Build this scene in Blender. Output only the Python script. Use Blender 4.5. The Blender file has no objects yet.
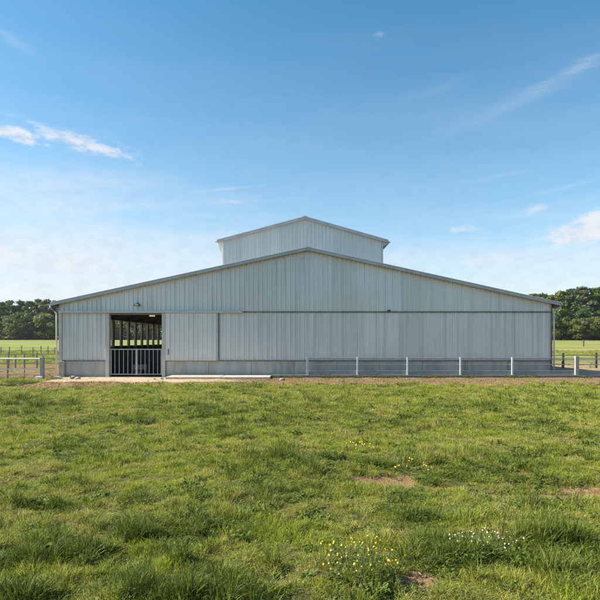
import bpy, math, random
import numpy as np
from mathutils import Vector
random.seed(7); RNG = np.random.default_rng(11)
R = math.radians
sc = bpy.context.scene
COL = sc.collection
F = 520.0; CAMH = 1.76; WY = 24.8          # focal in 600-px units, eye height, depth of the barn front
S = WY / F
def X(px, d=WY): return (px - 300.0) / F * d
def Z(py, d=WY): return CAMH + (340.0 - py) / F * d
def G(px, py):                              # photo point on flat ground -> world x, y
    d = CAMH * F / (py - 340.0); return X(px, d), d

# ---------------------------------------------------------------- noise (numpy lattice noise)
TAB = RNG.random((256, 256))
def vn(x, y, s=1.0, ox=0.0):
    x = np.asarray(x, float) / s + 97.3 + ox; y = np.asarray(y, float) / s + 51.7 + ox * 1.7
    xi = np.floor(x).astype(int); yi = np.floor(y).astype(int)
    fx = x - xi; fy = y - yi
    fx = fx * fx * (3 - 2 * fx); fy = fy * fy * (3 - 2 * fy)
    a = TAB[xi % 256, yi % 256]; b = TAB[(xi + 1) % 256, yi % 256]
    c = TAB[xi % 256, (yi + 1) % 256]; d = TAB[(xi + 1) % 256, (yi + 1) % 256]
    return (a * (1 - fx) + b * fx) * (1 - fy) + (c * (1 - fx) + d * fx) * fy
def fbm(x, y, s, ox=0.0, n=3):
    t = 0; w = 0; a = 1.0
    for k in range(n):
        t = t + a * vn(x, y, s / 2 ** k, ox + 13.1 * k); w += a; a *= .55
    return t / w
def sstep(a, b, v):
    t = np.clip((np.asarray(v, float) - a) / (b - a), 0, 1); return t * t * (3 - 2 * t)

# ---------------------------------------------------------------- ground description
# bare soil patches seen in the field: photo x, y, half width m, half depth m
BARE = [(400, 480, .5, .22), (430, 484, .35, .13), (550, 491, .5, .2), (588, 487, .55, .24), (508, 491, .3, .14),
        (212, 541, .24, .10), (420, 578, .15, .10), (410, 584, .12, .07), (102, 541, .14, .06), (124, 436, .22, .14),
        (272, 580, .2, .06), (526, 473, .2, .15), (170, 590, .12, .05), (188, 452, .3, .1), (585, 440, .5, .14), (572, 458, .3, .1), (460, 540, .12, .06)]
# ranker, taller, darker grass: photo x, y, radius m
LUSH = [(180, 535, .30), (205, 530, .2), (150, 538, .25), (45, 555, .30), (75, 550, .25), (15, 560, .22), (215, 600, .3), (185, 598, .28),
        (95, 455, .5), (45, 440, .5), (250, 468, .45), (300, 468, .5), (365, 466, .5), (345, 472, .4), (330, 462, .5), (145, 500, .25), (60, 502, .35), (20, 500, .3),
        (310, 515, .18), (455, 560, .28), (490, 562, .3), (520, 555, .3), (550, 545, .3), (560, 570, .3),
        (500, 478, .4), (455, 476, .4), (485, 470, .45), (540, 478, .4), (440, 545, .2), (240, 498, .35), (270, 500, .3), (400, 500, .3),
        (30, 415, .6), (120, 420, .7), (200, 410, .8), (60, 405, .8), (330, 402, .7), (460, 408, .8), (540, 425, .6), (400, 420, .7), (250, 425, .6),
        (585, 460, .4), (420, 520, .25), (130, 590, .2), (590, 560, .25), (10, 598, .2)]
bare_w = [(G(a, b), w, h) for a, b, w, h in BARE]
lush_w = [(G(a, b), r) for a, b, r in LUSH if b >= 520] + [(G(24, 383), .5), (G(8, 385), .5)]
weed_w = [(G(a, b), r) for a, b, r in LUSH if b < 520]
def weedy(x, y):
    v = np.zeros_like(np.asarray(x, float))
    for (cx, cy), r in weed_w:
        v = np.maximum(v, np.exp(-1.3 * (((x - cx) / (r * 1.4)) ** 2 + ((y - cy) / (r * .8)) ** 2)))
    return v * sstep(.42, .62, .5 * fbm(x, y, .4, 9.0) + .5 * fbm(x, y, .16, 15.0))
def lush(x, y):
    v = np.zeros_like(np.asarray(x, float))
    for (cx, cy), r in lush_w:
        q = ((x - cx) / (r * 1.5)) ** 2 + ((y - cy) / (r * .8)) ** 2
        v = np.maximum(v, np.exp(-q * 1.3))
    n = fbm(x, y, 1.3, 5.0); n2 = fbm(x, y, .45, 9.0)
    n3 = fbm(x, y, .2, 15.0)
    base = sstep(.5, .72, n * .35 + n2 * .35 + n3 * .3)
    return np.clip(np.maximum(v * sstep(.2, .5, .5 * n2 + .5 * n3) * 1.15, base * .36), 0, 1)
def bare(x, y):
    x = np.asarray(x, float); y = np.asarray(y, float)
    n = .55 * fbm(x, y, .35, 21.0) + .45 * fbm(x, y, .11, 25.0); n1 = fbm(x, y, 1.6, 31.0)
    v = np.zeros_like(x)
    for (cx, cy), w, h in bare_w:
        q = np.sqrt(((x - cx) / w) ** 2 + ((y - cy) / h) ** 2)
        v = np.maximum(v, sstep(1.25, .55, q + (n - .5) * 2.6))
    # worn earth along the barn front
    edge = 19.95 + (n1 - .5) * 1.6 + (n - .5) * 3.2 - 1.5 * sstep(-2.5, -9, x) + 1.2 * sstep(-10.5, -13, x)
    v = np.maximum(v, sstep(0, .9, y - edge) * (y < 27))
    gl = sstep(-10.6, -11.2, x) * sstep(24.3, 23.5, y) * sstep(.38, .55, n)     # weeds at the foot of the left fence
    v = v * (1 - gl)
    pen = sstep(-11.0, -11.6, x) * sstep(24.0, 25.0, y) * sstep(40, 34, y + (n1 - .5) * 8)
    v = np.maximum(v, pen * (.75 + .4 * (n - .5)))
    penr = sstep(11.5, 12.0, x) * sstep(24.2, 25.0, y) * sstep(44, 37, y + (n1 - .5) * 9)
    v = np.maximum(v, penr * (.8 + .5 * (n - .5)))
    trk = np.exp(-((y - 78 - .05 * x) / 3.0) ** 2) * sstep(10, 20, x)
    v = np.maximum(v, trk * .9)
    v = np.maximum(v, sstep(-11.3, -11.0, x) * sstep(11.9, 11.6, x) * (y > 24.8) * (y < 64.8))
    return np.clip(v, 0, 1)
def pale(x, y):
    x = np.asarray(x, float); y = np.asarray(y, float)
    n = fbm(x, y, .8, 41.0)
    v = sstep(21.3, 22.4, y + (n - .5) * 1.5) * sstep(-1.0, -5.5, x + (n - .5) * 2) * sstep(-12, -11, x) * sstep(25.5, 25.0, y)
    v = np.maximum(v, sstep(11.5, 12, x) * (y > 24.5) * (.45 + .4 * (n - .5)))
    return np.clip(v, 0, 1)
def gz(x, y):
    x = np.asarray(x, float); y = np.asarray(y, float)
    near = sstep(23.2, 20.5, y) * sstep(60, 30, np.abs(x))
    b = (fbm(x, y, 2.6, 3.0) - .5) * .16 + (fbm(x, y, .6, 7.0) - .5) * .10 + (fbm(x, y, .25, 8.0, 2) - .5) * .035
    z = b * near
    rough = sstep(20.0, 21.5, y) * sstep(24.3, 23.9, y)
    sink = np.zeros_like(z)
    for (cx, cy), w, h in bare_w: sink = np.maximum(sink, np.exp(-((x - cx) / w) ** 2 - ((y - cy) / h) ** 2))
    z = z - .045 * sink
    z = z + rough * ((fbm(x, y, .5, 61.0, 4) - .5) * .07)
    z = z + 1.72 * sstep(50, 168, y) + .9 * sstep(175, 330, y)
    return z

# ---------------------------------------------------------------- materials
MATS = {}
def nodes_of(name):
    m = bpy.data.materials.new(name); m.use_nodes = True
    nt = m.node_tree; nt.nodes.clear(); return m, nt
def N(nt, t, **kw):
    n = nt.nodes.new(t)
    for k, v in kw.items():
        if k.startswith('i_'):
            key = k[2:]; key = int(key) if key.isdigit() else key.replace('_', ' ')
            n.inputs[key].default_value = v
        else: setattr(n, k, v)
    return n
def L(nt, a, b): nt.links.new(a, b)
def mixc(nt, fac, a, b, mode='MIX'):
    n = nt.nodes.new('ShaderNodeMix'); n.data_type = 'RGBA'; n.blend_type = mode
    for sock, v in ((n.inputs[0], fac), (n.inputs[6], a), (n.inputs[7], b)):
        if hasattr(v, 'links'): L(nt, v, sock)
        elif sock is n.inputs[0]: sock.default_value = v
        else: sock.default_value = (*v, 1) if len(v) == 3 else v
    return n.outputs[2]
def noise(nt, scale, detail=4, vec=None, rough=.55):
    n = N(nt, 'ShaderNodeTexNoise'); n.inputs['Scale'].default_value = scale
    n.inputs['Detail'].default_value = detail; n.inputs['Roughness'].default_value = rough
    if vec is not None: L(nt, vec, n.inputs['Vector'])
    return n.outputs['Fac']
def ramp(nt, fac, a, b):
    n = N(nt, 'ShaderNodeMapRange'); n.interpolation_type = 'SMOOTHSTEP'
    n.inputs[1].default_value = a; n.inputs[2].default_value = b
    L(nt, fac, n.inputs[0]); return n.outputs[0]
def math_(nt, op, a, b=None):
    n = N(nt, 'ShaderNodeMath', operation=op)
    for i, v in enumerate((a, b)):
        if v is None: continue
        if hasattr(v, 'links'): L(nt, v, n.inputs[i])
        else: n.inputs[i].default_value = v
    return n.outputs[0]
def finish(nt, col, rough=.6, metal=0.0, bump=None, bstr=.3, bdist=.02, spec=.5):
    b = N(nt, 'ShaderNodeBsdfPrincipled'); o = N(nt, 'ShaderNodeOutputMaterial')
    if hasattr(col, 'links'): L(nt, col, b.inputs['Base Color'])
    else: b.inputs['Base Color'].default_value = (*col, 1)
    if hasattr(rough, 'links'): L(nt, rough, b.inputs['Roughness'])
    else: b.inputs['Roughness'].default_value = rough
    b.inputs['Metallic'].default_value = metal
    b.inputs['Specular IOR Level'].default_value = spec
    if bump is not None:
        bp = N(nt, 'ShaderNodeBump'); bp.inputs['Strength'].default_value = bstr; bp.inputs['Distance'].default_value = bdist
        L(nt, bump, bp.inputs['Height']); L(nt, bp.outputs[0], b.inputs['Normal'])
    L(nt, b.outputs[0], o.inputs[0]); return b
def plain(name, c, c2=None, scale=8, rough=.6, metal=0.0, bstr=.2, bdist=.01, stretch=None, spec=.5):
    m, nt = nodes_of(name)
    g = N(nt, 'ShaderNodeTexCoord').outputs['Object']
    if stretch:
        mp = N(nt, 'ShaderNodeMapping'); mp.inputs['Scale'].default_value = stretch; L(nt, g, mp.inputs[0]); g = mp.outputs[0]
    f = noise(nt, scale, 5, g)
    col = mixc(nt, ramp(nt, f, .32, .68), c, c2 or tuple(v * .75 for v in c))
    finish(nt, col, rough, metal, f, bstr, bdist, spec); MATS[name] = m; return m
def cladding(name, c, c2, vert=True, weather=.35):
    """ribbed galvanised sheet: sheets one metre wide, each a shade of its own, run-off streaks and dust near the bottom"""
    m, nt = nodes_of(name)
    g = N(nt, 'ShaderNodeTexCoord').outputs['Object']
    sx = N(nt, 'ShaderNodeSeparateXYZ'); L(nt, g, sx.inputs[0])
    u = math_(nt, 'ADD', sx.outputs[0], sx.outputs[1])
    cell = math_(nt, 'FLOOR', math_(nt, 'DIVIDE', u, 1.1))
    w = N(nt, 'ShaderNodeTexWhiteNoise', noise_dimensions='1D'); L(nt, cell, w.inputs['W'])
    mp = N(nt, 'ShaderNodeMapping'); mp.inputs['Scale'].default_value = (5, 5, .22); L(nt, g, mp.inputs[0])
    st = noise(nt, 1.0, 5, mp.outputs[0]); sp = noise(nt, 26, 4, g); big = noise(nt, .35, 3, g)
    col = mixc(nt, w.outputs['Value'], c, c2)
    col = mixc(nt, math_(nt, 'MULTIPLY', ramp(nt, st, .46, .74), weather), col, (c[0] * .62, c[1] * .63, c[2] * .62))
    col = mixc(nt, math_(nt, 'MULTIPLY', ramp(nt, big, .4, .65), .3), col, (c[0] * .86, c[1] * .82, c[2] * .76))
    col = mixc(nt, math_(nt, 'MULTIPLY', ramp(nt, sp, .45, .7), .12), col, (.3, .3, .3))
    fr_ = math_(nt, 'FRACT', math_(nt, 'DIVIDE', u, 1.1))
    col = mixc(nt, math_(nt, 'MULTIPLY', math_(nt, 'LESS_THAN', fr_, .016), .35), col, (.16, .16, .15))
    mud = math_(nt, 'MULTIPLY', ramp(nt, math_(nt, 'ADD', sx.outputs[2], math_(nt, 'MULTIPLY', st, .9)), 1.55, .95), .4)
    col = mixc(nt, mud, col, (.36, .33, .28))
    rg = N(nt, 'ShaderNodeMapRange'); rg.inputs[3].default_value = .34; rg.inputs[4].default_value = .6; L(nt, st, rg.inputs[0])
    finish(nt, col, rg.outputs[0], .25, big, .15, .05); MATS[name] = m; return m

cladding('galvanised_cladding', (.69, .665, .655), (.77, .745, .735), weather=.45)
cladding('monitor_cladding', (.60, .61, .61), (.67, .675, .67), weather=.25)
plain('flashing', (.52, .495, .465), (.44, .42, .395), 3, .4, .2)
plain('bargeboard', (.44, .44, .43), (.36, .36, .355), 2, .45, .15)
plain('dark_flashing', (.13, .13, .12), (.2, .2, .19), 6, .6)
plain('galvanised', (.5, .51, .51), (.4, .41, .41), 14, .45, .5)
plain('pale_steel', (.62, .63, .62), (.5, .51, .5), 10, .45, .2)
plain('dark_rail', (.34, .355, .36), (.25, .265, .27), 10, .6, .2)
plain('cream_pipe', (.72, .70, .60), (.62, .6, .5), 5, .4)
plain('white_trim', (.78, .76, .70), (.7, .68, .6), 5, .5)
plain('concrete', (.42, .40, .36), (.32, .30, .27), 9, .9, 0, .6, .02)
plain('dark_concrete', (.2, .195, .18), (.13, .125, .115), 7, .9, 0, .6, .02)
plain('pale_concrete', (.47, .42, .34), (.36, .315, .25), 7, .9, 0, .6, .02)
plain('weathered_wood', (.36, .33, .305), (.25, .225, .2), 6, .85, 0, .6, .02, (6, 6, .6))
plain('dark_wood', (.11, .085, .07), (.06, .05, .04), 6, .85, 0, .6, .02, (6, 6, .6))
plain('interior_wood', (.14, .12, .09), (.09, .075, .055), 4, .85, 0, .5, .02)
plain('interior_post', (.27, .25, .19), (.18, .165, .125), 4, .85)
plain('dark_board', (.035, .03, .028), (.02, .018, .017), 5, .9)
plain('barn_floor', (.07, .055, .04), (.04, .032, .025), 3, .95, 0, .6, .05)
plain('lamp_body', (.06, .065, .06), (.09, .09, .085), 10, .5)
plain('lamp_glass', (.6, .62, .6), (.5, .52, .5), 10, .15)
m, nt = nodes_of('lit_lamp'); e = N(nt, 'ShaderNodeEmission'); e.inputs[0].default_value = (1, .95, .82, 1); e.inputs[1].default_value = .24; L(nt, e.outputs[0], N(nt, 'ShaderNodeOutputMaterial').inputs[0]); MATS['lit_lamp'] = m
plain('bark', (.11, .085, .065), (.06, .045, .035), 3, .95, 0, 1, .05, (4, 4, .8))
plain('red_plastic', (.3, .05, .03), (.2, .04, .03), 5, .5)
plain('clod_light', (.29, .19, .105), (.22, .14, .075), 9, .95)
plain('clod_dark', (.19, .12, .065), (.13, .08, .045), 9, .95)
plain('trough_metal', (.15, .155, .155), (.1, .105, .105), 8, .6, .2)
plain('stone', (.36, .32, .27), (.25, .22, .19), 12, .9, 0, .8, .02)

# plinth: precast concrete panels, darker towards the foot
m, nt = nodes_of('plinth'); g = N(nt, 'ShaderNodeTexCoord').outputs['Object']
mp = N(nt, 'ShaderNodeMapping'); mp.inputs['Scale'].default_value = (3, 3, .5); L(nt, g, mp.inputs[0])
f1 = noise(nt, 1.0, 5, mp.outputs[0]); f2 = noise(nt, 14, 5, g); f3 = noise(nt, .7, 3, g)
c = mixc(nt, ramp(nt, f1, .35, .65), (.50, .465, .415), (.35, .32, .285))
c = mixc(nt, math_(nt, 'MULTIPLY', ramp(nt, f3, .4, .62), .5), c, (.33, .345, .37))
c = mixc(nt, math_(nt, 'MULTIPLY', ramp(nt, f2, .5, .7), .3), c, (.2, .195, .18))
sx = N(nt, 'ShaderNodeSeparateXYZ'); L(nt, g, sx.inputs[0])
foot_mix = math_(nt, 'MULTIPLY', ramp(nt, math_(nt, 'ADD', sx.outputs[2], math_(nt, 'MULTIPLY', f1, .2)), .3, .08), .5)
c = mixc(nt, foot_mix, c, (.15, .14, .115))
finish(nt, c, .85, 0, f2, .4, .01); MATS['plinth'] = m

# ground: turf underlay, soil, trodden pale earth
m, nt = nodes_of('field_ground')
pos = N(nt, 'ShaderNodeNewGeometry').outputs['Position']
ab = N(nt, 'ShaderNodeAttribute', attribute_name='bare').outputs['Fac']
ap = N(nt, 'ShaderNodeAttribute', attribute_name='pale').outputs['Fac']
n1 = noise(nt, 1.2, 5, pos); n2 = noise(nt, 9, 5, pos); n3 = noise(nt, 40, 4, pos); n4 = noise(nt, .12, 4, pos)
mp = N(nt, 'ShaderNodeMapping'); mp.inputs['Scale'].default_value = (.07, .6, 1); L(nt, pos, mp.inputs[0])
n5 = noise(nt, 1, 5, mp.outputs[0])
turf = mixc(nt, ramp(nt, n2, .3, .7), (.07, .072, .02), (.125, .115, .04))
turf = mixc(nt, math_(nt, 'MULTIPLY', ramp(nt, n3, .52, .72), .5), turf, (.17, .125, .065))
far = mixc(nt, ramp(nt, n5, .32, .68), (.14, .178, .035), (.29, .285, .085))
far = mixc(nt, math_(nt, 'MULTIPLY', ramp(nt, n2, .45, .7), .3), far, (.13, .17, .035))
sp = N(nt, 'ShaderNodeSeparateXYZ'); L(nt, pos, sp.inputs[0])
turf = mixc(nt, ramp(nt, sp.outputs[1], 30, 48), turf, far)
soil = mixc(nt, ramp(nt, n1, .35, .65), (.245, .155, .07), (.16, .097, .042))
soil = mixc(nt, ramp(nt, n2, .45, .7), soil, (.31, .205, .112))
soil = mixc(nt, math_(nt, 'MULTIPLY', ramp(nt, n3, .5, .68), .55), soil, (.13, .075, .042))
pl = mixc(nt, ramp(nt, n2, .35, .7), (.52, .40, .26), (.42, .30, .185))
pl = mixc(nt, math_(nt, 'MULTIPLY', ramp(nt, n3, .55, .7), .4), pl, (.24, .16, .1))
soil = mixc(nt, ap, soil, pl)
fac = ramp(nt, math_(nt, 'ADD', ab, math_(nt, 'MULTIPLY', math_(nt, 'SUBTRACT', n2, .5), .5)), .35, .6)
h = math_(nt, 'ADD', math_(nt, 'MULTIPLY', n2, 1.0), math_(nt, 'MULTIPLY', n3, .45))
finish(nt, mixc(nt, fac, turf, soil), .95, 0, h, .9, .05, .1); MATS['field_ground'] = m

def leafmat(name, c1, c2, c3=None, transl=.35, patch=1.2, tip=None, rough=.5):
    m, nt = nodes_of(name)
    oi = N(nt, 'ShaderNodeObjectInfo').outputs['Random']
    pos = N(nt, 'ShaderNodeNewGeometry').outputs['Position']
    a = noise(nt, patch, 3, pos)
    col = mixc(nt, oi, c1, c2)
    if c3: col = mixc(nt, math_(nt, 'MULTIPLY', ramp(nt, a, .42, .68), .75), col, c3)
    rnd = N(nt, 'ShaderNodeNewGeometry').outputs['Random Per Island']
    v = N(nt, 'ShaderNodeMapRange'); v.inputs[3].default_value = .62; v.inputs[4].default_value = 1.38; L(nt, rnd, v.inputs[0])
    hs = N(nt, 'ShaderNodeHueSaturation'); L(nt, v.outputs[0], hs.inputs['Value']); L(nt, col, hs.inputs['Color'])
    b = N(nt, 'ShaderNodeBsdfPrincipled'); b.inputs['Roughness'].default_value = rough; b.inputs['Specular IOR Level'].default_value = .22
    t = N(nt, 'ShaderNodeBsdfTranslucent'); mx = N(nt, 'ShaderNodeMixShader'); mx.inputs[0].default_value = transl
    o = N(nt, 'ShaderNodeOutputMaterial')
    L(nt, hs.outputs[0], b.inputs['Base Color']); L(nt, hs.outputs[0], t.inputs[0])
    L(nt, b.outputs[0], mx.inputs[1]); L(nt, t.outputs[0], mx.inputs[2]); L(nt, mx.outputs[0], o.inputs[0])
    MATS[name] = m; return m
leafmat('grass_fresh', (.262, .305, .028), (.355, .385, .05), (.46, .39, .11), transl=.4, rough=.65)
leafmat('grass_dark', (.085, .125, .016), (.13, .165, .022), (.20, .22, .034), transl=.28, rough=.6)
leafmat('grass_dry', (.34, .28, .13), (.42, .36, .19), transl=.2)
leafmat('clover_leaf', (.10, .17, .02), (.15, .22, .03), rough=.65)
leafmat('weed_leaf', (.09, .145, .025), (.13, .185, .03), rough=.6)
leafmat('grey_weed', (.14, .175, .05), (.17, .20, .06), rough=.65)
leafmat('yellow_petal', (.62, .43, .02), (.7, .52, .04), transl=.2)
leafmat('white_petal', (.62, .6, .5), (.68, .66, .55), transl=.2)
leafmat('leaf_mid', (.10, .15, .03), (.13, .175, .038), patch=.25, transl=.45)
leafmat('leaf_dark', (.062, .11, .032), (.082, .13, .04), patch=.25, transl=.45)
leafmat('leaf_yellow', (.17, .185, .042), (.20, .21, .05), patch=.25, transl=.45)
leafmat('leaf_grey', (.105, .13, .058), (.13, .15, .065), patch=.25, transl=.45)

# ---------------------------------------------------------------- mesh helpers
class MB:
    def __init__(s): s.v = []; s.f = []
    def add(s, vs, fs):
        o = len(s.v); s.v += [tuple(p) for p in vs]; s.f += [tuple(i + o for i in f) for f in fs]
    def box(s, x0, x1, y0, y1, z0, z1):
        s.add([(x0, y0, z0), (x1, y0, z0), (x1, y1, z0), (x0, y1, z0), (x0, y0, z1), (x1, y0, z1), (x1, y1, z1), (x0, y1, z1)],
              [(0, 3, 2, 1), (4, 5, 6, 7), (0, 1, 5, 4), (1, 2, 6, 5), (2, 3, 7, 6), (3, 0, 4, 7)]); return s
    def prism_y(s, poly, y0, y1):           # polygon in xz extruded along y
        n = len(poly)
        s.add([(x, y0, z) for x, z in poly] + [(x, y1, z) for x, z in poly],
              [tuple(range(n)), tuple(range(2 * n - 1, n - 1, -1))] + [(i, i + n, (i + 1) % n + n, (i + 1) % n) for i in range(n)]); return s
    def tube(s, pts, r, n=8, cap=True):
        pts = [Vector(p) for p in pts]; rs = r if isinstance(r, (list, tuple)) else [r] * len(pts)
        vs = []; fs = []
        for i, p in enumerate(pts):
            t = (pts[min(i + 1, len(pts) - 1)] - pts[max(i - 1, 0)]).normalized()
            a = t.orthogonal().normalized() if abs(t.z) < .9 else Vector((1, 0, 0)) - t * t.x
            a.normalize(); b = t.cross(a)
            for k in range(n):
                q = 2 * math.pi * k / n; vs.append(p + (a * math.cos(q) + b * math.sin(q)) * rs[i])
        for i in range(len(pts) - 1):
            for k in range(n): fs.append((i * n + k, i * n + (k + 1) % n, (i + 1) * n + (k + 1) % n, (i + 1) * n + k))
        if cap: fs += [tuple(range(n - 1, -1, -1)), tuple(range((len(pts) - 1) * n, len(pts) * n))]
        s.add(vs, fs); return s
    def build(s, name, mat, parent=None, bevel=0, smooth=False, origin=None):
        me = bpy.data.meshes.new(name)
        o = bpy.data.objects.new(name, me)
        off = Vector((0, 0, 0))
        if parent is not None:
            r = parent
            while r.parent: r = r.parent
            off = r.location.copy(); o.parent = parent
        elif origin: off = Vector(origin); o.location = off
        me.from_pydata([(x - off.x, y - off.y, z - off.z) for x, y, z in s.v], [], s.f)
        me.materials.append(MATS[mat]); me.update()
        if smooth:
            for p in me.polygons: p.use_smooth = True
        COL.objects.link(o)
        if bevel:
            b = o.modifiers.new('bevel', 'BEVEL'); b.width = bevel; b.segments = 2; b.limit_method = 'ANGLE'
        return o
def tag(o, label=None, cat=None, group=None, kind=None):
    for k, v in (('label', label), ('category', cat), ('group', group), ('kind', kind)):
        if v: o[k] = v
    return o
def thing(name, loc, label, cat, group=None):
    o = bpy.data.objects.new(name, None); o.location = loc; o.empty_display_size = .2; COL.objects.link(o)
    return tag(o, label, cat, group)
def ribs(u0, u1, pitch=.22, depth=.05, extra=()):
    """profile of a trapezoid sheet: list of (u, offset towards the viewer)"""
    out = []; k = math.floor(u0 / pitch) - 1
    while k * pitch < u1 + pitch:
        b = k * pitch
        for du, dd in ((0, 0), (.132, 0), (.146, depth), (.186, depth), (.2, 0)):
            out.append((b + du, dd))
        k += 1
    def off(u):
        for (a, p), (b, q) in zip(out, out[1:]):
            if a <= u <= b: return p + (q - p) * (u - a) / (b - a) if b > a else p
        return 0
    us = sorted({u for u, _ in out if u0 < u < u1} | {u0, u1} | {e for e in extra if u0 < e < u1})
    return [(u, off(u)) for u in us]
def sheet(mb, axis, u0, u1, base, sgn, z0, top, thick=.06, extra=(), z0f=None):
    """closed ribbed sheet. axis 'x': runs along x at y=base (ribs towards -y if sgn<0). axis 'y': runs along y at x=base"""
    pr = ribs(u0, u1, extra=extra); n = len(pr); vs = []
    for u, d in pr:
        w = base + sgn * d; bk = base - sgn * thick
        zt = top(u) if callable(top) else top
        for q, z in ((w, z0), (w, zt), (bk, zt), (bk, z0)):
            vs.append((u, q, z) if axis == 'x' else (q, u, z))
    fs = []
    for i in range(n - 1):
        a = 4 * i; b = a + 4
        for k in range(4): fs.append((a + k, b + k, b + (k + 1) % 4, a + (k + 1) % 4))
    fs += [(0, 1, 2, 3), tuple(4 * (n - 1) + k for k in (3, 2, 1, 0))]
    mb.add(vs, fs); return mb

# ---------------------------------------------------------------- ground sheet
def grow(a, step, ratio, end):
    out = []; v = a
    while abs(v) < end:
        v += step; step *= ratio; out.append(v)
    return out
xs = list(np.arange(-20, 20.01, .13)); xs = sorted([-v for v in grow(20, .5, 1.0, 45)] + xs + grow(20, .5, 1.0, 45))
xs = sorted([-v for v in grow(45, .7, 1.12, 1200)] + xs + grow(45, .7, 1.12, 1200))
ys = list(np.arange(1.5, 25, .12)); ys = ys + grow(ys[-1], .5, 1.0, 100); ys = ys + grow(ys[-1], 1, 1.1, 1200)
ys = sorted([1.5 - v for v in grow(0, .2, 1.25, 900)] + ys)
xs = np.array(xs); ys = np.array(ys)
GX, GY = np.meshgrid(xs, ys); nx, ny = len(xs), len(ys)
V = np.stack([GX.ravel(), GY.ravel(), gz(GX, GY).ravel()], 1)
idx = np.arange(nx * ny).reshape(ny, nx)
Fq = np.stack([idx[:-1, :-1], idx[:-1, 1:], idx[1:, 1:], idx[1:, :-1]], -1).reshape(-1, 4)
me = bpy.data.meshes.new('ground')
me.vertices.add(len(V)); me.vertices.foreach_set('co', V.ravel())
me.loops.add(Fq.size); me.loops.foreach_set('vertex_index', Fq.ravel())
me.polygons.add(len(Fq)); me.polygons.foreach_set('loop_start', np.arange(0, Fq.size, 4)); me.polygons.foreach_set('loop_total', np.full(len(Fq), 4))
me.polygons.foreach_set('use_smooth', np.ones(len(Fq), bool))
me.update(); me.validate()
for nm, fn in (('bare', bare), ('pale', pale)):
    at = me.attributes.new(nm, 'FLOAT', 'POINT'); at.data.foreach_set('value', fn(GX, GY).ravel().astype(np.float32))
me.materials.append(MATS['field_ground'])
ground = bpy.data.objects.new('ground', me); COL.objects.link(ground); tag(ground, kind='structure')

# ---------------------------------------------------------------- barn
XL, XR = X(60), X(551); XA = X(307.5); YB = WY + 40
ZE, ZA = Z(304), Z(250.5); SL = (ZA - ZE) / (XA - XL)
SLr = (ZA - ZE) / (XR - XA)
def roofz(x): return ZA - (XA - x) * SL if x < XA else ZA - (x - XA) * SLr
DX0, DX1 = X(109.5), X(162); ZT = Z(312.2); ZP = Z(361.2)
barn = thing('barn', (XA, WY, 0), 'large pale grey ribbed metal barn with raised centre roof and open sliding door', 'barn')
mb = MB(); sheet(mb, 'x', XL, XR, WY, -1, ZT + .045, lambda u: roofz(u) - .004, extra=(XA,))
gable = mb.build('gable_cladding', 'galvanised_cladding', barn)
mb = MB(); sheet(mb, 'x', XL + .1, DX0 - .17, WY + .035, -1, ZP + .05, ZT - .02); sheet(mb, 'x', DX1 + .17, XR, WY + .035, -1, ZP + .05, ZT - .02)
mb.build('wall_cladding', 'galvanised_cladding', barn)
for a, b in ((XL + .25, DX0 - .17), (DX1 + .17, XR)):
    mb = MB(); n = max(1, round((b - a) / 2.05)); w = (b - a) / n
    for i in range(n): mb.box(a + i * w + .006, a + (i + 1) * w - .006, WY + .035, WY + .17, -.1, ZP)
    mb.build('plinth', 'plinth', barn, .008)
mb = MB()
for a, b in ((XL + .25, DX0 - .165), (DX1 + .165, XR)): mb.box(a, b, WY - .01, WY + .12, ZP + .002, ZP + .048)
mb.build('drip_flashing', 'dark_flashing', barn, .004)
tr = MB().box(XL - .02, X(243), WY - .16, WY - .03, ZT - .045, ZT + .075).build('door_track', 'flashing', barn, .012)
MB().box(X(243) + .004, XR + .01, WY - .045, WY + .02, ZT - .018, ZT + .043).build('shadow_gap_flashing', 'dark_flashing', barn, .004)  # flashing strip, coloured dark to paint in its shadow gap
MB().box(X(387.2), X(390.2), WY - .12, WY - .046, ZT + .0, ZT + .11).build('track_bracket', 'lamp_body', barn, .01)
for a, b in ((DX0 - .165, DX0), (DX1, DX1 + .165)):
    MB().box(a, b, WY - .05, WY + .2, -.1, ZT - .047).build('door_post', 'flashing', barn, .012)
MB().box(DX0, DX1, WY + .0, WY + .2, ZT - .12, ZT - .05).build('door_lintel', 'dark_flashing', barn, .008)
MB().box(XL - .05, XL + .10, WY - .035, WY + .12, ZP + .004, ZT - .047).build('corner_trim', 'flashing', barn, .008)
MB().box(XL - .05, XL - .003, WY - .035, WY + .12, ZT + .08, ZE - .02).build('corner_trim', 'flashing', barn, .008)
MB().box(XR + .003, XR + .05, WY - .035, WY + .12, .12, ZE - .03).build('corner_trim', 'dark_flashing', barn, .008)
MB().box(XL + .0, XL + .24, WY - .14, WY + .16, -.1, ZP - .003).build('corner_guard', 'concrete', barn, .02)
# sliding door parked to the right of the opening
mb = MB(); sheet(mb, 'x', DX1 + .175, X(218), WY - .065, -1, ZP + .03, ZT - .05, .05)
door = mb.build('sliding_door', 'galvanised_cladding', barn)
mb = MB(); mb.box(X(218) + .002, X(218) + .05, WY - .1, WY - .01, ZP + .03, ZT - .05)
mb.build('door_edge', 'dark_flashing', door, .004)
MB().box(DX1 + .32, DX1 + .35, WY - .17, WY - .096, 1.05, 1.35).build('handle', 'lamp_body', door, .006)
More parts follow.
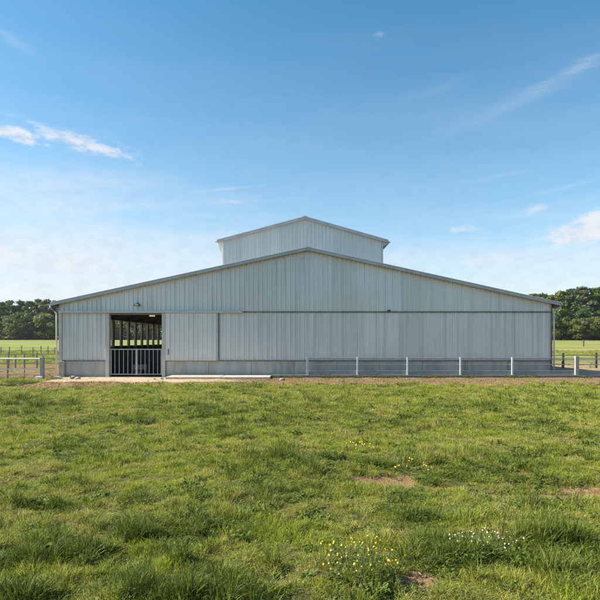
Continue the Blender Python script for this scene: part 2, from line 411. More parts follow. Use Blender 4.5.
# walls behind
mb = MB(); sheet(mb, 'y', WY + .18, 29.0, XL + .02, -1, 1.42, ZE - .05); mb.box(XL, XL + .18, WY + .18, YB, -.1, 1.40)  # sheet added over the front bays to keep sun off the floor
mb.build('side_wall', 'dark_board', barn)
mb = MB(); sheet(mb, 'y', WY + .13, YB, XR - .03, 1, .8, ZE - .05); sheet(mb, 'x', XL, XR, YB, 1, 0, lambda u: roofz(u) - .01, extra=(XA,))
mb.build('rear_cladding', 'galvanised_cladding', barn)
MB().box(XR - .2, XR - .02, WY + .18, YB, -.1, .79).build('plinth', 'plinth', barn)
for k in range(26):
    y = 29.6 + 1.42 * k
    if y > YB - .6: break
    MB().box(XL + .19, XL + .31, y, y + .25, 0, 2.95).build('post', 'interior_post', barn, .01)
for k in range(14):
    y = WY + .6 + 2.84 * k
    MB().prism_y([(XL + .2, roofz(XL + .2) - .5), (XA, ZA - .6), (XR - .2, roofz(XR - .2) - .5), (XR - .2, roofz(XR - .2) - .13), (XA, ZA - .13), (XL + .2, roofz(XL + .2) - .13)], y + .03, y + .22).build('rafter', 'interior_wood', barn)
MB().box(XL + .02, XL + .30, 29.02, YB - .1, 2.97, ZE - .06).build('eave_beam', 'interior_wood', barn)
for i in range(1, 8):
    x = XL + i * 1.35; MB().box(x, x + .08, WY + .2, YB - .1, roofz(x) - .125, roofz(x) - .02).build('purlin', 'interior_wood', barn)
lp = MB().box(-9.75, -9.40, 33.6, 33.75, 3.28, 3.37).build('ceiling_lamp', 'lit_lamp', barn, .02)
MB().tube([(-9.6, 33.68, 3.36), (-9.6, 33.68, roofz(-9.6) - .02)], .012, 6).build('lamp_rod', 'lamp_body', lp)
# main roof
ov = .32; ovf = .24; T = .09
def slope(x0, x1, y0, y1, rz, t, lift=0): return [(x0, rz(x0) + lift), (x1, rz(x1) + lift), (x1, rz(x1) + lift + t), (x0, rz(x0) + lift + t)]
mb = MB(); mb.prism_y(slope(XL - ov, XA, 0, 0, roofz, T), WY - ovf, YB + .2); mb.prism_y(slope(XA, XR + ov, 0, 0, roofz, T), WY - ovf, YB + .2)
roof = mb.build('roof', 'bargeboard', barn)
for a, b in ((XL - ov - .02, XA), (XA, XR + ov + .02)):
    MB().prism_y(slope(a, b, 0, 0, roofz, .135, -.03), WY - ovf - .035, WY - ovf - .003).build('bargeboard', 'bargeboard', roof, .006)
    MB().prism_y(slope(a, b, 0, 0, roofz, .03, .108), WY - ovf - .05, WY - ovf + .12).build('barge_capping', 'pale_steel', roof, .004)
MB().prism_y([(XA - .12, roofz(XA - .12) + .141), (XA + .12, roofz(XA + .12) + .141), (XA + .12, roofz(XA + .12) + .16), (XA, ZA + .165), (XA - .12, roofz(XA - .12) + .16)], WY - ovf - .055, YB + .2).build('ridge_cap', 'pale_steel', roof)
def gutter(xc, zc, y0, y1, nm, par, mat, r=.065):
    mb = MB(); n = 8; vs = []
    for y in (y0, y1):
        for rr in (r, r - .008):
            for k in range(n + 1):
                q = math.pi + math.pi * k / n; vs.append((xc + rr * math.cos(q), y, zc + rr * math.sin(q)))
    m_ = n + 1; fs = []
    for k in range(n):
        fs += [(k, k + 1, 2 * m_ + k + 1, 2 * m_ + k), (m_ + k + 1, m_ + k, 3 * m_ + k, 3 * m_ + k + 1)]
        fs += [(k + 1, k, m_ + k, m_ + k + 1)]
    fs += [tuple(range(m_))]
    mb.add(vs, fs); return mb.build(nm, mat, par)
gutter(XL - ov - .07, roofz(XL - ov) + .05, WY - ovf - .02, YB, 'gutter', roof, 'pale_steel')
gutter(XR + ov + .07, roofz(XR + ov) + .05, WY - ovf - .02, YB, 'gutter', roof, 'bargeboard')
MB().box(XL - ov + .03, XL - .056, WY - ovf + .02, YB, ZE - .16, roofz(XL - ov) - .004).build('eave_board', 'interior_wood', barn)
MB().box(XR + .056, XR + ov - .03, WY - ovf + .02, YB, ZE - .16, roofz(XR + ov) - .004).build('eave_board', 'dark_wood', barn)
gx, gz0 = XL - ov - .07, roofz(XL - ov) - .01
px_ = XL - .09
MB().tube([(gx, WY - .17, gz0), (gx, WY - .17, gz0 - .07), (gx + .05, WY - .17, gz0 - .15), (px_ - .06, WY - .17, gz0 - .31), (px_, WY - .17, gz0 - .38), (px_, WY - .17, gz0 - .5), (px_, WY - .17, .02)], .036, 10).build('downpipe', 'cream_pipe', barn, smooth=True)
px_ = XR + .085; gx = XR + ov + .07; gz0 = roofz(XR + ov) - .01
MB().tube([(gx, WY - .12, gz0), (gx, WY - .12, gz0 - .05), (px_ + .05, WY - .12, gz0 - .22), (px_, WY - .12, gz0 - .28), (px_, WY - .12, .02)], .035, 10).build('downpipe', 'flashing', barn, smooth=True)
wl = MB().box(X(135.2), X(140.8), WY - .24, WY - .07, Z(306.2), Z(304)).build('wall_lamp', 'lamp_body', barn, .03)
MB().box(X(136.4), X(139.6), WY - .25, WY - .243, Z(305.8), Z(304.5)).build('lamp_glass', 'lamp_glass', wl)
MB().box(X(137.4), X(138.6), WY - .07, WY - .03, Z(306), Z(302.5)).build('bracket', 'lamp_body', wl)
# raised centre roof (monitor)
MD = WY + 6.0; k = MD / F
def XM(p): return (p - 300) / F * MD
def ZM(p): return CAMH + (340 - p) / F * MD
MXL, MXR, MXA = XM(222.8), XM(382.5), XM(305); MZE, MZA = ZM(241.5), ZM(219.5)
sL = (MZA - MZE) / (MXA - MXL); sR = (MZA - MZE) / (MXR - MXA); MYB = MD + 28
def mroof(x): return MZA - (MXA - x) * sL if x < MXA else MZA - (x - MXA) * sR
mb = MB(); sheet(mb, 'x', MXL, MXR, MD, -1, 4.9, lambda u: mroof(u) - .004, extra=(MXA,))
sheet(mb, 'y', MD + .065, MYB, MXL + .04, -1, 4.9, MZE - .01); sheet(mb, 'y', MD + .065, MYB, MXR - .04, 1, 4.9, MZE - .01)
sheet(mb, 'x', MXL, MXR, MYB + .07, 1, 4.9, lambda u: mroof(u) - .004, extra=(MXA,))
mon = mb.build('raised_wall', 'monitor_cladding', barn)
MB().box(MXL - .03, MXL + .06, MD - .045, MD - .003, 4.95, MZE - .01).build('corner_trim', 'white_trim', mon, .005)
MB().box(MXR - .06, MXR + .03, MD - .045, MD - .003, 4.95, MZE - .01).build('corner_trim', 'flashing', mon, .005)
mo = .30
mb = MB(); mb.prism_y(slope(MXL - mo, MXA, 0, 0, mroof, .08), MD - .22, MYB + .3); mb.prism_y(slope(MXA, MXR + mo, 0, 0, mroof, .08), MD - .22, MYB + .3)
mrf = mb.build('raised_roof', 'bargeboard', barn)
for a, b in ((MXL - mo - .02, MXA), (MXA, MXR + mo + .02)):
    MB().prism_y(slope(a, b, 0, 0, mroof, .15, -.035), MD - .255, MD - .223).build('bargeboard', 'bargeboard', mrf, .006)
    MB().prism_y(slope(a, b, 0, 0, mroof, .03, .118), MD - .27, MD - .1).build('barge_capping', 'pale_steel', mrf, .004)
MB().prism_y([(MXA - .12, mroof(MXA - .12) + .151), (MXA + .12, mroof(MXA + .12) + .151), (MXA + .12, mroof(MXA + .12) + .17), (MXA, MZA + .18), (MXA - .12, mroof(MXA - .12) + .17)], MD - .275, MYB + .3).build('ridge_cap', 'pale_steel', mrf)
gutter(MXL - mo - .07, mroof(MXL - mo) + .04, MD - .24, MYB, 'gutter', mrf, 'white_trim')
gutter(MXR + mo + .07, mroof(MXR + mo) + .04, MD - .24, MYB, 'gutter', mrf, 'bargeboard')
# sloping cream soffit bracket under the left eave
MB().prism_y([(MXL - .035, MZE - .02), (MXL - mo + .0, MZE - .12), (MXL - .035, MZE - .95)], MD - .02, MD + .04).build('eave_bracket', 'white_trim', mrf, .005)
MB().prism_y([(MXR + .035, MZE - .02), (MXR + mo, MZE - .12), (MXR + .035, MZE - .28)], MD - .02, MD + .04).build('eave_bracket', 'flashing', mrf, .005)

# floor of the barn, concrete slab, kerb
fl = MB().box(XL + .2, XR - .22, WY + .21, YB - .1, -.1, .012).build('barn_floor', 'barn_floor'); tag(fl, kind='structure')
sl = MB()
sl.box(X(165.5, 23.4), X(221, 23.4), 23.35, WY - .18, -.1, .105); sl.box(X(221, 23.4) + .006, X(270, 23.4), 23.36, WY - .18, -.1, .10)
tag(sl.build('concrete_step', 'pale_concrete', None, .02, origin=(X(215), 24, 0)), 'long low pale concrete step at the wall foot right of the doorway', 'step')
kb = MB(); a = X(271, 24.3)
while a < 21:
    b = a + 2.4; kb.box(a, b - .008, 24.30, 24.50, -.1, .125); a = b
tag(kb.build('concrete_kerb', 'dark_concrete', None, .015, origin=(5, 24.4, 0)), 'grey concrete kerb along the wall foot under the rail fence', 'kerb')

# partition added to keep the sunlit floor out of view, and trough inside
pt = thing('added_partition', (X(136), 26.3, 0), 'dark boarded partition added inside behind the gate to hide the sunlit floor', 'partition')
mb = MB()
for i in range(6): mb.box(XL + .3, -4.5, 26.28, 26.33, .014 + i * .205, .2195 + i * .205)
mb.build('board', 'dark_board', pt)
for x in (-10.6, -8.3, -6.1): MB().box(x, x + .1, 26.335, 26.43, 0, 1.3).build('post', 'dark_wood', pt)
tx0, tx1 = X(134, 25.7), X(148, 25.7)
tt = thing('feed_trough', ((tx0 + tx1) / 2, 25.7, .012), 'small grey metal feed trough standing inside behind the gate', 'trough')
mb = MB(); zt, zb = .55, .30
for (x0, x1, y0, y1) in ((tx0, tx1, 25.5, 25.52), (tx0, tx1, 25.88, 25.9), (tx0, tx0 + .02, 25.52, 25.88), (tx1 - .02, tx1, 25.52, 25.88)): mb.box(x0, x1, y0, y1, zb, zt)
mb.box(tx0 + .021, tx1 - .021, 25.521, 25.879, zb, zb + .02); mb.build('basin', 'trough_metal', tt, .004)
for x in (tx0 + .03, tx1 - .07):
    for y in (25.53, 25.84): MB().box(x, x + .04, y, y + .04, .012, zb - .002).build('leg', 'trough_metal', tt)
MB().prism_y([(tx0 + .2, .015), (tx0 + .42, .015), (tx0 + .45, .26), (tx0 + .17, .26)], 25.56, 25.8).build('bucket', 'red_plastic', None, .02)
bk = bpy.data.objects['bucket']; tag(bk, 'dull red bucket under the feed trough behind the gate', 'bucket')

# gates
def gate(x0, x1, label):
    t = thing('gate', (x0, WY + .06, .1), label, 'gate', 'gate leaves in the doorway')
    z0, z1 = Z(374.3), Z(349.3); y = WY + .06
    MB().tube([(x0, y, z1), (x1, y, z1)], .026).build('top_rail', 'galvanised', t)
    MB().tube([(x0, y, z0), (x1, y, z0)], .026).build('bottom_rail', 'galvanised', t)
    for x in (x0 + .02, x1 - .02): MB().tube([(x, y, z0 - .03), (x, y, z1 + .02)], .028).build('stile', 'galvanised', t)
    n = 6
    for i in range(1, n):
        x = x0 + (x1 - x0) * i / n; MB().tube([(x, y, z0), (x, y, z1)], .015, 6).build('bar', 'galvanised', t)
xm = X(136.2)
gate(DX0 + .03, xm - .004, 'left galvanised barred gate leaf across the barn doorway')
gate(xm + .004, DX1 - .03, 'right galvanised barred gate leaf across the barn doorway')

# fence in front of the wall, right
fy = 24.40
fr = thing('rail_fence', (X(440), fy, .125), 'long steel rail fence with pale posts along the foot of the barn wall', 'fence')
def XF(p): return X(p, fy)
pe = 20.5
for p in (307.5, 357.5, 407.5, 460.5, 512.3):
    w = .055 if p < 310 else .034
    MB().box(XF(p) - w, XF(p) + w, fy - .04, fy + .04, .125, Z(357.3, fy)).build('post', 'galvanised' if p < 310 else 'pale_steel', fr, .006)
for p in (576.5, 640, 700):
    MB().box(XF(p) - .085, XF(p) + .085, fy - .085, fy + .085, .02, Z(356, fy)).build('gate_post', 'weathered_wood', fr, .012)
for py_, hh in ((358.3, .045), (364.6, .03), (371.2, .05)):
    MB().box(XF(306), pe, fy + .042, fy + .08, Z(py_, fy) - hh / 2, Z(py_, fy) + hh / 2).build('rail', 'dark_rail', fr, .006)
MB().box(XF(307), pe, fy + .045, fy + .07, Z(374.3, fy), Z(372.4, fy)).build('board', 'weathered_wood', fr, .006)

# left fence (near)
ly = 23.4
fl_ = thing('rail_fence', (X(42, ly), ly, 0), 'weathered rail fence with pale rails joined to the left corner of the barn', 'fence')
MB().box(X(40.4, ly), X(44, ly), ly - .08, ly + .08, .0, Z(357.2, ly)).build('post', 'weathered_wood', fl_, .012)
for p in (7, -28, -62):
    MB().box(X(p, ly) - .03, X(p, ly) + .03, ly + .03, ly + .09, 0, Z(357.6, ly)).build('post', 'weathered_wood', fl_, .008)
MB().box(X(24, ly) - .018, X(24, ly) + .018, ly + .03, ly + .06, 0, Z(359, ly)).build('post', 'weathered_wood', fl_, .006)
for py_, r_ in ((358.7, .032), (369.0, .024), (374, .018)):
    zz = Z(py_, ly)
    MB().tube([(X(-120, ly), ly, zz), (X(40.3, ly), ly, zz)], r_).build('rail', 'white_trim', fl_)
    MB().tube([(X(44.1, ly), ly, zz), (XL - .09, WY - .4, zz - .01)], r_ * .8).build('rail', 'galvanised', fl_)
ft = MB().box(X(36.8, ly), X(43.6, ly), ly - .13, ly - .085, -.1, .13)
ft.box(X(36.8, ly), X(40.2, ly), ly - .083, ly + .14, -.1, .12)
ft.build('footing', 'white_trim', fl_, .02)  # bright colour stands in for sunlight on the unlit front
tag(MB().box(X(53, 23.5), X(58.8, 23.5), 23.4, 23.75, -.1, .11).build('concrete_block', 'white_trim', None, .03, origin=(X(56), 23.5, 0)), 'pale concrete block at the foot of the left downpipe', 'block')  # block coloured brighter than concrete in place of sun on its front
def stone(px, py, r, label):
    x, d = G(px, py); mb = MB(); n = 9; vs = []; rows = 5
    rr = random.Random(px)
    for i in range(rows + 1):
        th = math.pi * i / rows
        for k in range(n):
            q = 2 * math.pi * k / n; w = r * rr.uniform(.8, 1.15)
            vs.append((x + w * 1.5 * math.sin(th) * math.cos(q), d + w * math.sin(th) * math.sin(q), float(gz(x, d)) + r * .35 + w * .7 * math.cos(th)))
    fs = [(i * n + k, i * n + (k + 1) % n, (i + 1) * n + (k + 1) % n, (i + 1) * n + k) for i in range(rows) for k in range(n)]
    mb.add(vs, fs); tag(mb.build('stone', 'stone', None, smooth=True, origin=(x, d, 0)), label, 'stone', 'stones along the barn foot')
stone(72.5, 378.6, .12, 'pale stone on the bare earth nearest the left barn corner')
stone(77.5, 379, .1, 'smaller reddish stone just right of the stone at the barn corner')
stone(282, 380, .09, 'small pale stone just past the right end of the concrete step')
stone(161, 378.8, .07, 'small grey stone at the foot of the right door post')

# fences further back
def post_fence(name, d, pxs, top, base_off, rails, mat, w, label, ends, railmat=None, rr=.025):
    x0 = X(pxs[0], d); t = thing(name, (x0, d, float(gz(x0, d))), label, 'fence')
    for i, p in enumerate(pxs):
        x = X(p, d); z = float(gz(x, d)); hgt = top * (1 + .12 * math.sin(i * 2.3 + d))
        MB().box(x - w, x + w, d - w, d + w, z - .05, z + hgt).build('post', mat, t, .006)
    for h_ in rails:
        x0, x1 = X(ends[0], d), X(ends[1], d)
        MB().box(x0, x1, d - w - .032, d - w - .004, float(gz(x0, d)) + h_ - rr, float(gz(x0, d)) + h_ + rr).build('rail', railmat or mat, t)
post_fence('wooden_fence', 32.7, (-45, -22, -5, 8.5, 15.5, 24.5, 37, 43, 62, 85), .92, 0, (.86, .58, .3), 'weathered_wood', .035, 'dark wooden pen fence behind the rail fence left of the barn', (-60, 112))
post_fence('wire_fence', 62, (-20, -8, 1, 9.5, 21.5, 33, 41, 48, 55, 63, 72, 84, 96, 108), .95, 0, (.75, .45), 'weathered_wood', .045, 'thin field fence of dark posts furthest back on the left', (-30, 120), 'dark_wood', .012)
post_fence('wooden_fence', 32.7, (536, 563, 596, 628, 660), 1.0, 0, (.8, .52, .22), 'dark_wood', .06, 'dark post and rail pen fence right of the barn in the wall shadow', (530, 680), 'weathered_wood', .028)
fp_x, fp_d = X(583.5, 95), 95
tag(MB().tube([(fp_x, fp_d, float(gz(fp_x, fp_d)) - .1), (fp_x + .02, fp_d, float(gz(fp_x, fp_d)) + 1.25)], .12, 8).build('field_post', 'dark_wood', None, origin=(fp_x, fp_d, 0)), 'lone dark post standing in the green field right of the barn', 'post')

# ---------------------------------------------------------------- trees
def tree_mesh(seed, w, hgt, low, nclump, per, leaf):
    r = np.random.default_rng(seed); vs = []; 
    cl = []
    for i in range(nclump):
        t = r.random() ** .85; z = low + (hgt - low) * t
        prof = math.sin(math.pi * min(1, .12 + .86 * t ** .8)) ** .6 if t < .97 else .25
        a = r.random() * 6.283; q = w * prof * math.sqrt(r.random()) * .95
        cr = w * r.uniform(.26, .46) * (1.0 if t < .8 else .75)
        cl.append((q * math.cos(a), q * math.sin(a), min(z, hgt - cr * .7), cr))
    V_ = []; 
    for cx, cy, cz, cr in cl:
        n = int(per * (cr / (w * .36)) ** 2)
        d = r.normal(size=(n, 3)); d /= np.linalg.norm(d, axis=1)[:, None]
        d[:, 2] = np.where(d[:, 2] < -.35, -d[:, 2], d[:, 2])
        rad = cr * (r.uniform(.55, 1.12, n))[:, None] * (1 + .25 * r.normal(size=(n, 1)) * .5)
        c = np.array([cx, cy, cz]) + d * rad * np.array([1, 1, .8])
        nrm = d + r.normal(size=(n, 3)) * .55; nrm /= np.linalg.norm(nrm, axis=1)[:, None]
        t1 = np.cross(nrm, r.normal(size=(n, 3))); t1 /= np.linalg.norm(t1, axis=1)[:, None]; t2 = np.cross(nrm, t1)
        s1 = leaf * r.uniform(.5, 1.2, n)[:, None]; s2 = s1 * r.uniform(.55, .9, n)[:, None]
        V_.append(np.stack([c - t1 * s1, c + t2 * s2 - t1 * s1 * .1, c + t1 * s1, c - t2 * s2 + t1 * s1 * .15], 1))
    V_ = np.concatenate(V_).reshape(-1, 3); n = len(V_) // 4
    me = bpy.data.meshes.new('crown'); me.from_pydata(V_.tolist(), [], np.arange(n * 4).reshape(n, 4).tolist()); me.update()
    tb = MB(); lean = r.normal(size=2) * .25
    tb.tube([(0, 0, -.3), (0, 0, .4), (lean[0] * .4, lean[1] * .4, hgt * .3), (lean[0], lean[1], hgt * .75)], [hgt * .03, hgt * .022, hgt * .016, hgt * .004], 7)
    for i in range(6):
        cx, cy, cz, cr = cl[r.integers(len(cl))]; z0 = max(low * .6, min(cz - 1.2, hgt * .55)) * r.uniform(.6, .95)
        tb.tube([(lean[0] * .4, lean[1] * .4, z0), (cx * .5, cy * .5, z0 * .5 + cz * .5), (cx, cy, cz)], [hgt * .009, hgt * .006, hgt * .002], 5)
    tm = bpy.data.meshes.new('trunk'); tm.from_pydata(tb.v, [], tb.f); tm.update(); tm.materials.append(MATS['bark'])
    me.materials.append(MATS['leaf_mid'])
    return me, tm
KIND = {'tall': [tree_mesh(100 + i, 3.3, 15, 3.0, 34, 95, .36) for i in range(4)],
        'round': [tree_mesh(200 + i, 3.4, 8, .9, 26, 110, .30) for i in range(4)]}
BASEH = {'tall': 15.0, 'round': 8.0}
def tree(px, d, top, kind, vi, mat, label, group=None, wide=1.0):
    x = X(px, d); z = float(gz(x, d)); hgt = Z(top, d) - z
    t = thing('tree', (x, d, z), label, 'tree', group)
    cm, tm = KIND[kind][vi % 4]
    c = bpy.data.objects.new('crown', cm); k = bpy.data.objects.new('trunk', tm)
    for o in (c, k):
        COL.objects.link(o); o.parent = t
    c.material_slots[0].link = 'OBJECT'; c.material_slots[0].material = MATS[mat]
    s = hgt / BASEH[kind]; t.scale = (s * wide, s * wide, s); t.rotation_euler.z = (px * 1.7 + vi) % 6.28
    return t
gl_, gr_ = 'trees of the wood left of the barn', 'trees of the wood right of the barn'
TL = [(-22, 203, 301, 'tall', 0, 'leaf_dark', None), (-8, 200, 303, 'tall', 1, 'leaf_mid', None),
 (3, 205, 302.5, 'tall', 2, 'leaf_dark', 'dark tall tree at the far left edge of the left wood, back row'),
 (11, 202, 300.5, 'tall', 3, 'leaf_mid', 'tall green tree second from the left in the back row of the left wood'),
 (20, 204, 301, 'tall', 0, 'leaf_grey', 'greyish green tall tree third from the left in the back row of the left wood'),
 (29, 200, 301.5, 'tall', 1, 'leaf_mid', 'tall green tree in the back row midway between wood edge and barn eave'),
 (38, 203, 299.5, 'tall', 2, 'leaf_mid', 'tallest tree of the left wood, behind the yellowish one'),
 (47, 201, 299.5, 'tall', 3, 'leaf_grey', 'greyish tall tree of the left wood just short of the barn gutter'),
 (56, 204, 301, 'tall', 0, 'leaf_dark', 'dark tall tree directly behind the swan neck of the left downpipe'),
 (-12, 188, 320, 'round', 2, 'leaf_mid', None),
 (0, 186, 322, 'round', 0, 'leaf_yellow', 'low yellowish bushy tree cut by the left edge, front of the wood'),
 (9, 189, 316, 'round', 1, 'leaf_grey', 'rounded greyish tree in the front row near the left edge'),
 (19, 187, 313, 'round', 2, 'leaf_mid', 'broad mid green rounded tree in the front row of the left wood'),
 (13, 184, 323, 'round', 3, 'leaf_yellow', 'short yellow green bush before the broad rounded tree, left wood'),
 (30, 188, 314, 'round', 3, 'leaf_dark', 'dark rounded tree in the front row beside the yellow green one'),
 (36, 186, 320, 'round', 1, 'leaf_dark', 'lowest dark bushy tree in the front row of the left wood'),
 (46, 187, 314, 'round', 0, 'leaf_yellow', 'bright yellow green tree in the front row nearest the left downpipe'),
 (56, 189, 317, 'round', 1, 'leaf_dark', 'dark bushy tree half hidden by the left corner of the barn')]
for a in TL: tree(a[0], a[1], a[2], a[3], a[4], a[5], a[6] or 'tree of the left wood just outside the left edge of the photo', gl_, 1.15 if a[3] == 'round' else 1.05)
for i, p in enumerate(range(66, 176, 11)):
    tree(p, 202 + i % 3, 301 + i % 4, 'tall', i, ('leaf_grey', 'leaf_mid', 'leaf_grey')[i % 3], 'tree seen through the open left side of the barn', 'trees seen through the barn')
    tree(p + 4, 188 + i % 3, 316 + i % 5, 'round', i, ('leaf_grey', 'leaf_mid', 'leaf_yellow')[i % 3], 'tree seen through the open left side of the barn', 'trees seen through the barn')
TR = [(510, 172, 299, 'tall', 3, 'leaf_mid', 'tree top just showing above the right roof slope, leftmost of the right wood'),
 (522, 170, 296.5, 'tall', 0, 'leaf_mid', 'green tree top second along above the right roof slope'),
 (533, 168, 294.5, 'tall', 1, 'leaf_yellow', 'yellowish tree top above the right end of the roof'),
 (543, 170, 294, 'tall', 2, 'leaf_mid', 'green tall tree rising straight above the right eave tip'),
 (553, 167, 295, 'tall', 3, 'leaf_yellow', 'yellowish tall tree just right of the right eave tip'),
 (562, 169, 291.5, 'tall', 0, 'leaf_mid', 'mid green tall tree of the right wood above the dark bushes by the wall'),
 (572, 167, 289.5, 'tall', 1, 'leaf_dark', 'dark tall tree above the rounded pale bush, right wood'),
 (582, 165, 287, 'tall', 2, 'leaf_grey', 'tallest greyish green tree of the right wood'),
 (592, 166, 288.5, 'tall', 3, 'leaf_dark', 'dark blue green tall tree near the right edge'),
 (601, 164, 287, 'tall', 0, 'leaf_mid', 'tall green tree cut by the right edge of the photo'),
 (612, 166, 288, 'tall', 1, 'leaf_dark', None), (624, 165, 290, 'tall', 2, 'leaf_mid', None),
 (552, 156, 312, 'round', 0, 'leaf_mid', 'green bushy tree half hidden by the right corner of the barn'),
 (560, 158, 309, 'round', 1, 'leaf_mid', 'leafy tree in the front row just right of the barn wall'),
 (569, 157, 316, 'round', 2, 'leaf_dark', 'dark low bushy tree between wall and rounded pale bush'),
 (577, 152, 320, 'round', 3, 'leaf_yellow', 'rounded pale green bush in front of the right wood'),
 (585, 153, 318.5, 'round', 0, 'leaf_mid', 'mid green bush touching the rounded pale bush on its right'),
 (596, 155, 317, 'round', 1, 'leaf_yellow', 'yellowish low bush at the right edge of the photo'),
 (590, 160, 308, 'round', 2, 'leaf_dark', 'dark rounded tree behind the low bushes near the right edge'),
 (608, 154, 318, 'round', 3, 'leaf_mid', None), (618, 158, 314, 'round', 0, 'leaf_dark', None)]
for a in TR: tree(a[0], a[1], a[2], a[3], a[4], a[5], a[6] or 'tree of the right wood just outside the right edge of the photo', gr_, 1.15 if a[3] == 'round' else 1.05)
for i, p in enumerate(range(-30, 180, 9)): tree(p, 214 + i % 4, 304 + (i * 7) % 3, 'tall', i + 2, ('leaf_dark', 'leaf_mid')[i % 2], 'dark tree behind the others at the back of the left wood', 'trees at the back of the left wood', 1.1)
for i, p in enumerate(range(508, 632, 10)): tree(p, 180 + i % 4, 297 - (p - 508) * .05 + (i * 7) % 3, 'tall', i + 1, ('leaf_dark', 'leaf_mid')[i % 2], 'dark tree behind the others at the back of the right wood', 'trees at the back of the right wood', 1.1)
# undergrowth closing the wood below the crowns
def undergrowth(px0, px1, d, hgt, seed):
    r = np.random.default_rng(seed); n = int((px1 - px0) * 60)
    p = r.uniform(px0, px1, n); dd = d + r.uniform(-2, 26, n); x = (p - 300) / F * dd
    h_ = hgt * (.35 + .65 * vn(x, dd, 3.0, 4.0)) * (1 + (dd - d) / 14.0)
    z = gz(x, dd) + h_ * r.random(n) ** .8; c = np.stack([x, dd, z], 1)
    nr = r.normal(size=(n, 3)) + np.array([0, -.4, .5]); nr /= np.linalg.norm(nr, axis=1)[:, None]
    t1 = np.cross(nr, r.normal(size=(n, 3))); t1 /= np.linalg.norm(t1, axis=1)[:, None]; t2 = np.cross(nr, t1)
    s = r.uniform(.2, .55, n)[:, None]
    return np.stack([c - t1 * s, c + t2 * s * .7, c + t1 * s, c - t2 * s * .7], 1).reshape(-1, 3)
vv = np.concatenate([undergrowth(-40, 182, 190, 2.6, 5), undergrowth(500, 640, 158, 2.6, 6)])
me = bpy.data.meshes.new('undergrowth'); me.from_pydata(vv.tolist(), [], np.arange(len(vv)).reshape(-1, 4).tolist()); me.update(); me.materials.append(MATS['leaf_dark'])
ug = bpy.data.objects.new('undergrowth', me); COL.objects.link(ug); tag(ug, 'dark bushy undergrowth below the trees of the woods', 'undergrowth', None, 'stuff')

# ---------------------------------------------------------------- grass (points in numpy, tufts instanced by geometry nodes)
def blade_mesh(name, mat, n, rad, h0, h1, w, bend, seed, seg=3):
    r = random.Random(seed); vs = []; fs = []
    for i in range(n):
        a = r.random() * 6.283; q = rad * math.sqrt(r.random()); bx, by = q * math.cos(a), q * math.sin(a)
        az = a + r.gauss(0, 1.0); h_ = r.uniform(h0, h1); ww = w * r.uniform(.6, 1.3); bd = bend * r.uniform(.2, 1.3)
        dx, dy = math.cos(az), math.sin(az); tw = r.random() * 3.14; px_, py_ = math.cos(tw), math.sin(tw)
        o = len(vs)
        for k in range(seg):
            t = k / seg; l = bd * h_ * t * t; z = h_ * (t - .35 * bd * t * t)
            f = ww * (1 - .25 * t) * (.75 if k == 0 else 1)
            vs += [(bx + dx * l - px_ * f / 2, by + dy * l - py_ * f / 2, z), (bx + dx * l + px_ * f / 2, by + dy * l + py_ * f / 2, z)]
        vs.append((bx + dx * bd * h_, by + dy * bd * h_, h_ * (1 - .35 * bd)))
        for k in range(seg - 1): fs.append((o + 2 * k, o + 2 * k + 1, o + 2 * k + 3, o + 2 * k + 2))
        fs.append((o + 2 * seg - 2, o + 2 * seg - 1, o + 2 * seg))
    me = bpy.data.meshes.new(name); me.from_pydata(vs, [], fs); me.update(); me.materials.append(MATS[mat]); return me
def leaflet_mesh(name, mat, n, rad, h0, h1, size, seed):
    r = random.Random(seed); vs = []; fs = []
    for i in range(n):
        a = r.random() * 6.283; q = rad * math.sqrt(r.random()); c = Vector((q * math.cos(a), q * math.sin(a), r.uniform(h0, h1)))
        nr = Vector((r.gauss(0, .4), r.gauss(0, .4), 1)).normalized(); t1 = nr.orthogonal().normalized(); t2 = nr.cross(t1); s = size * r.uniform(.6, 1.2); o = len(vs); an = r.random() * 6
        for k in range(6):
            qq = an + k * 1.047; vs.append(c + (t1 * math.cos(qq) + t2 * math.sin(qq) * .8) * s + nr * (.15 * s * math.cos(2 * qq)))
        fs.append(tuple(o + k for k in range(6)))
    me = bpy.data.meshes.new(name); me.from_pydata([tuple(v) for v in vs], [], fs); me.update(); me.materials.append(MATS[mat]); return me
tufts = bpy.data.collections.new('tuft_sources')
TD = []
for i in range(4): TD.append(blade_mesh('tuft', 'grass_fresh', 30, .05, .022, .058, .0036, .8, 30 + i))
for i in range(3): TD.append(blade_mesh('tuft', 'grass_fresh', 26, .045, .045, .095, .004, .85, 40 + i))
for i in range(3): TD.append(blade_mesh('tuft', 'grass_dark', 30, .055, .06, .145, .0052, .95, 50 + i, 4))
for i in range(2): TD.append(blade_mesh('tuft', 'grass_dry', 9, .05, .03, .10, .0026, .7, 60 + i))
TD.append(leaflet_mesh('tuft', 'clover_leaf', 16, .06, .012, .05, .011, 70)); TD.append(blade_mesh('tuft', 'grass_dark', 28, .05, .025, .07, .0042, .8, 71))
TD.append(leaflet_mesh('tuft', 'weed_leaf', 13, .055, .015, .06, .019, 72))
for i, me in enumerate(TD):
    o = bpy.data.objects.new('tuft_%02d' % i, me); tufts.objects.link(o)
def scatter(d0, d1, dens, side=1.7, lo=-.62, hi=.62, seed=1):
    r = np.random.default_rng(seed)
    x0, x1 = lo * d1 - side, hi * d1 + side
    n = int((x1 - x0) * (d1 - d0) * dens); x = r.uniform(x0, x1, n); y = r.uniform(d0, d1, n)
    k = (x > lo * y - side) & (x < hi * y + side); return x[k], y[k], r
pts = []
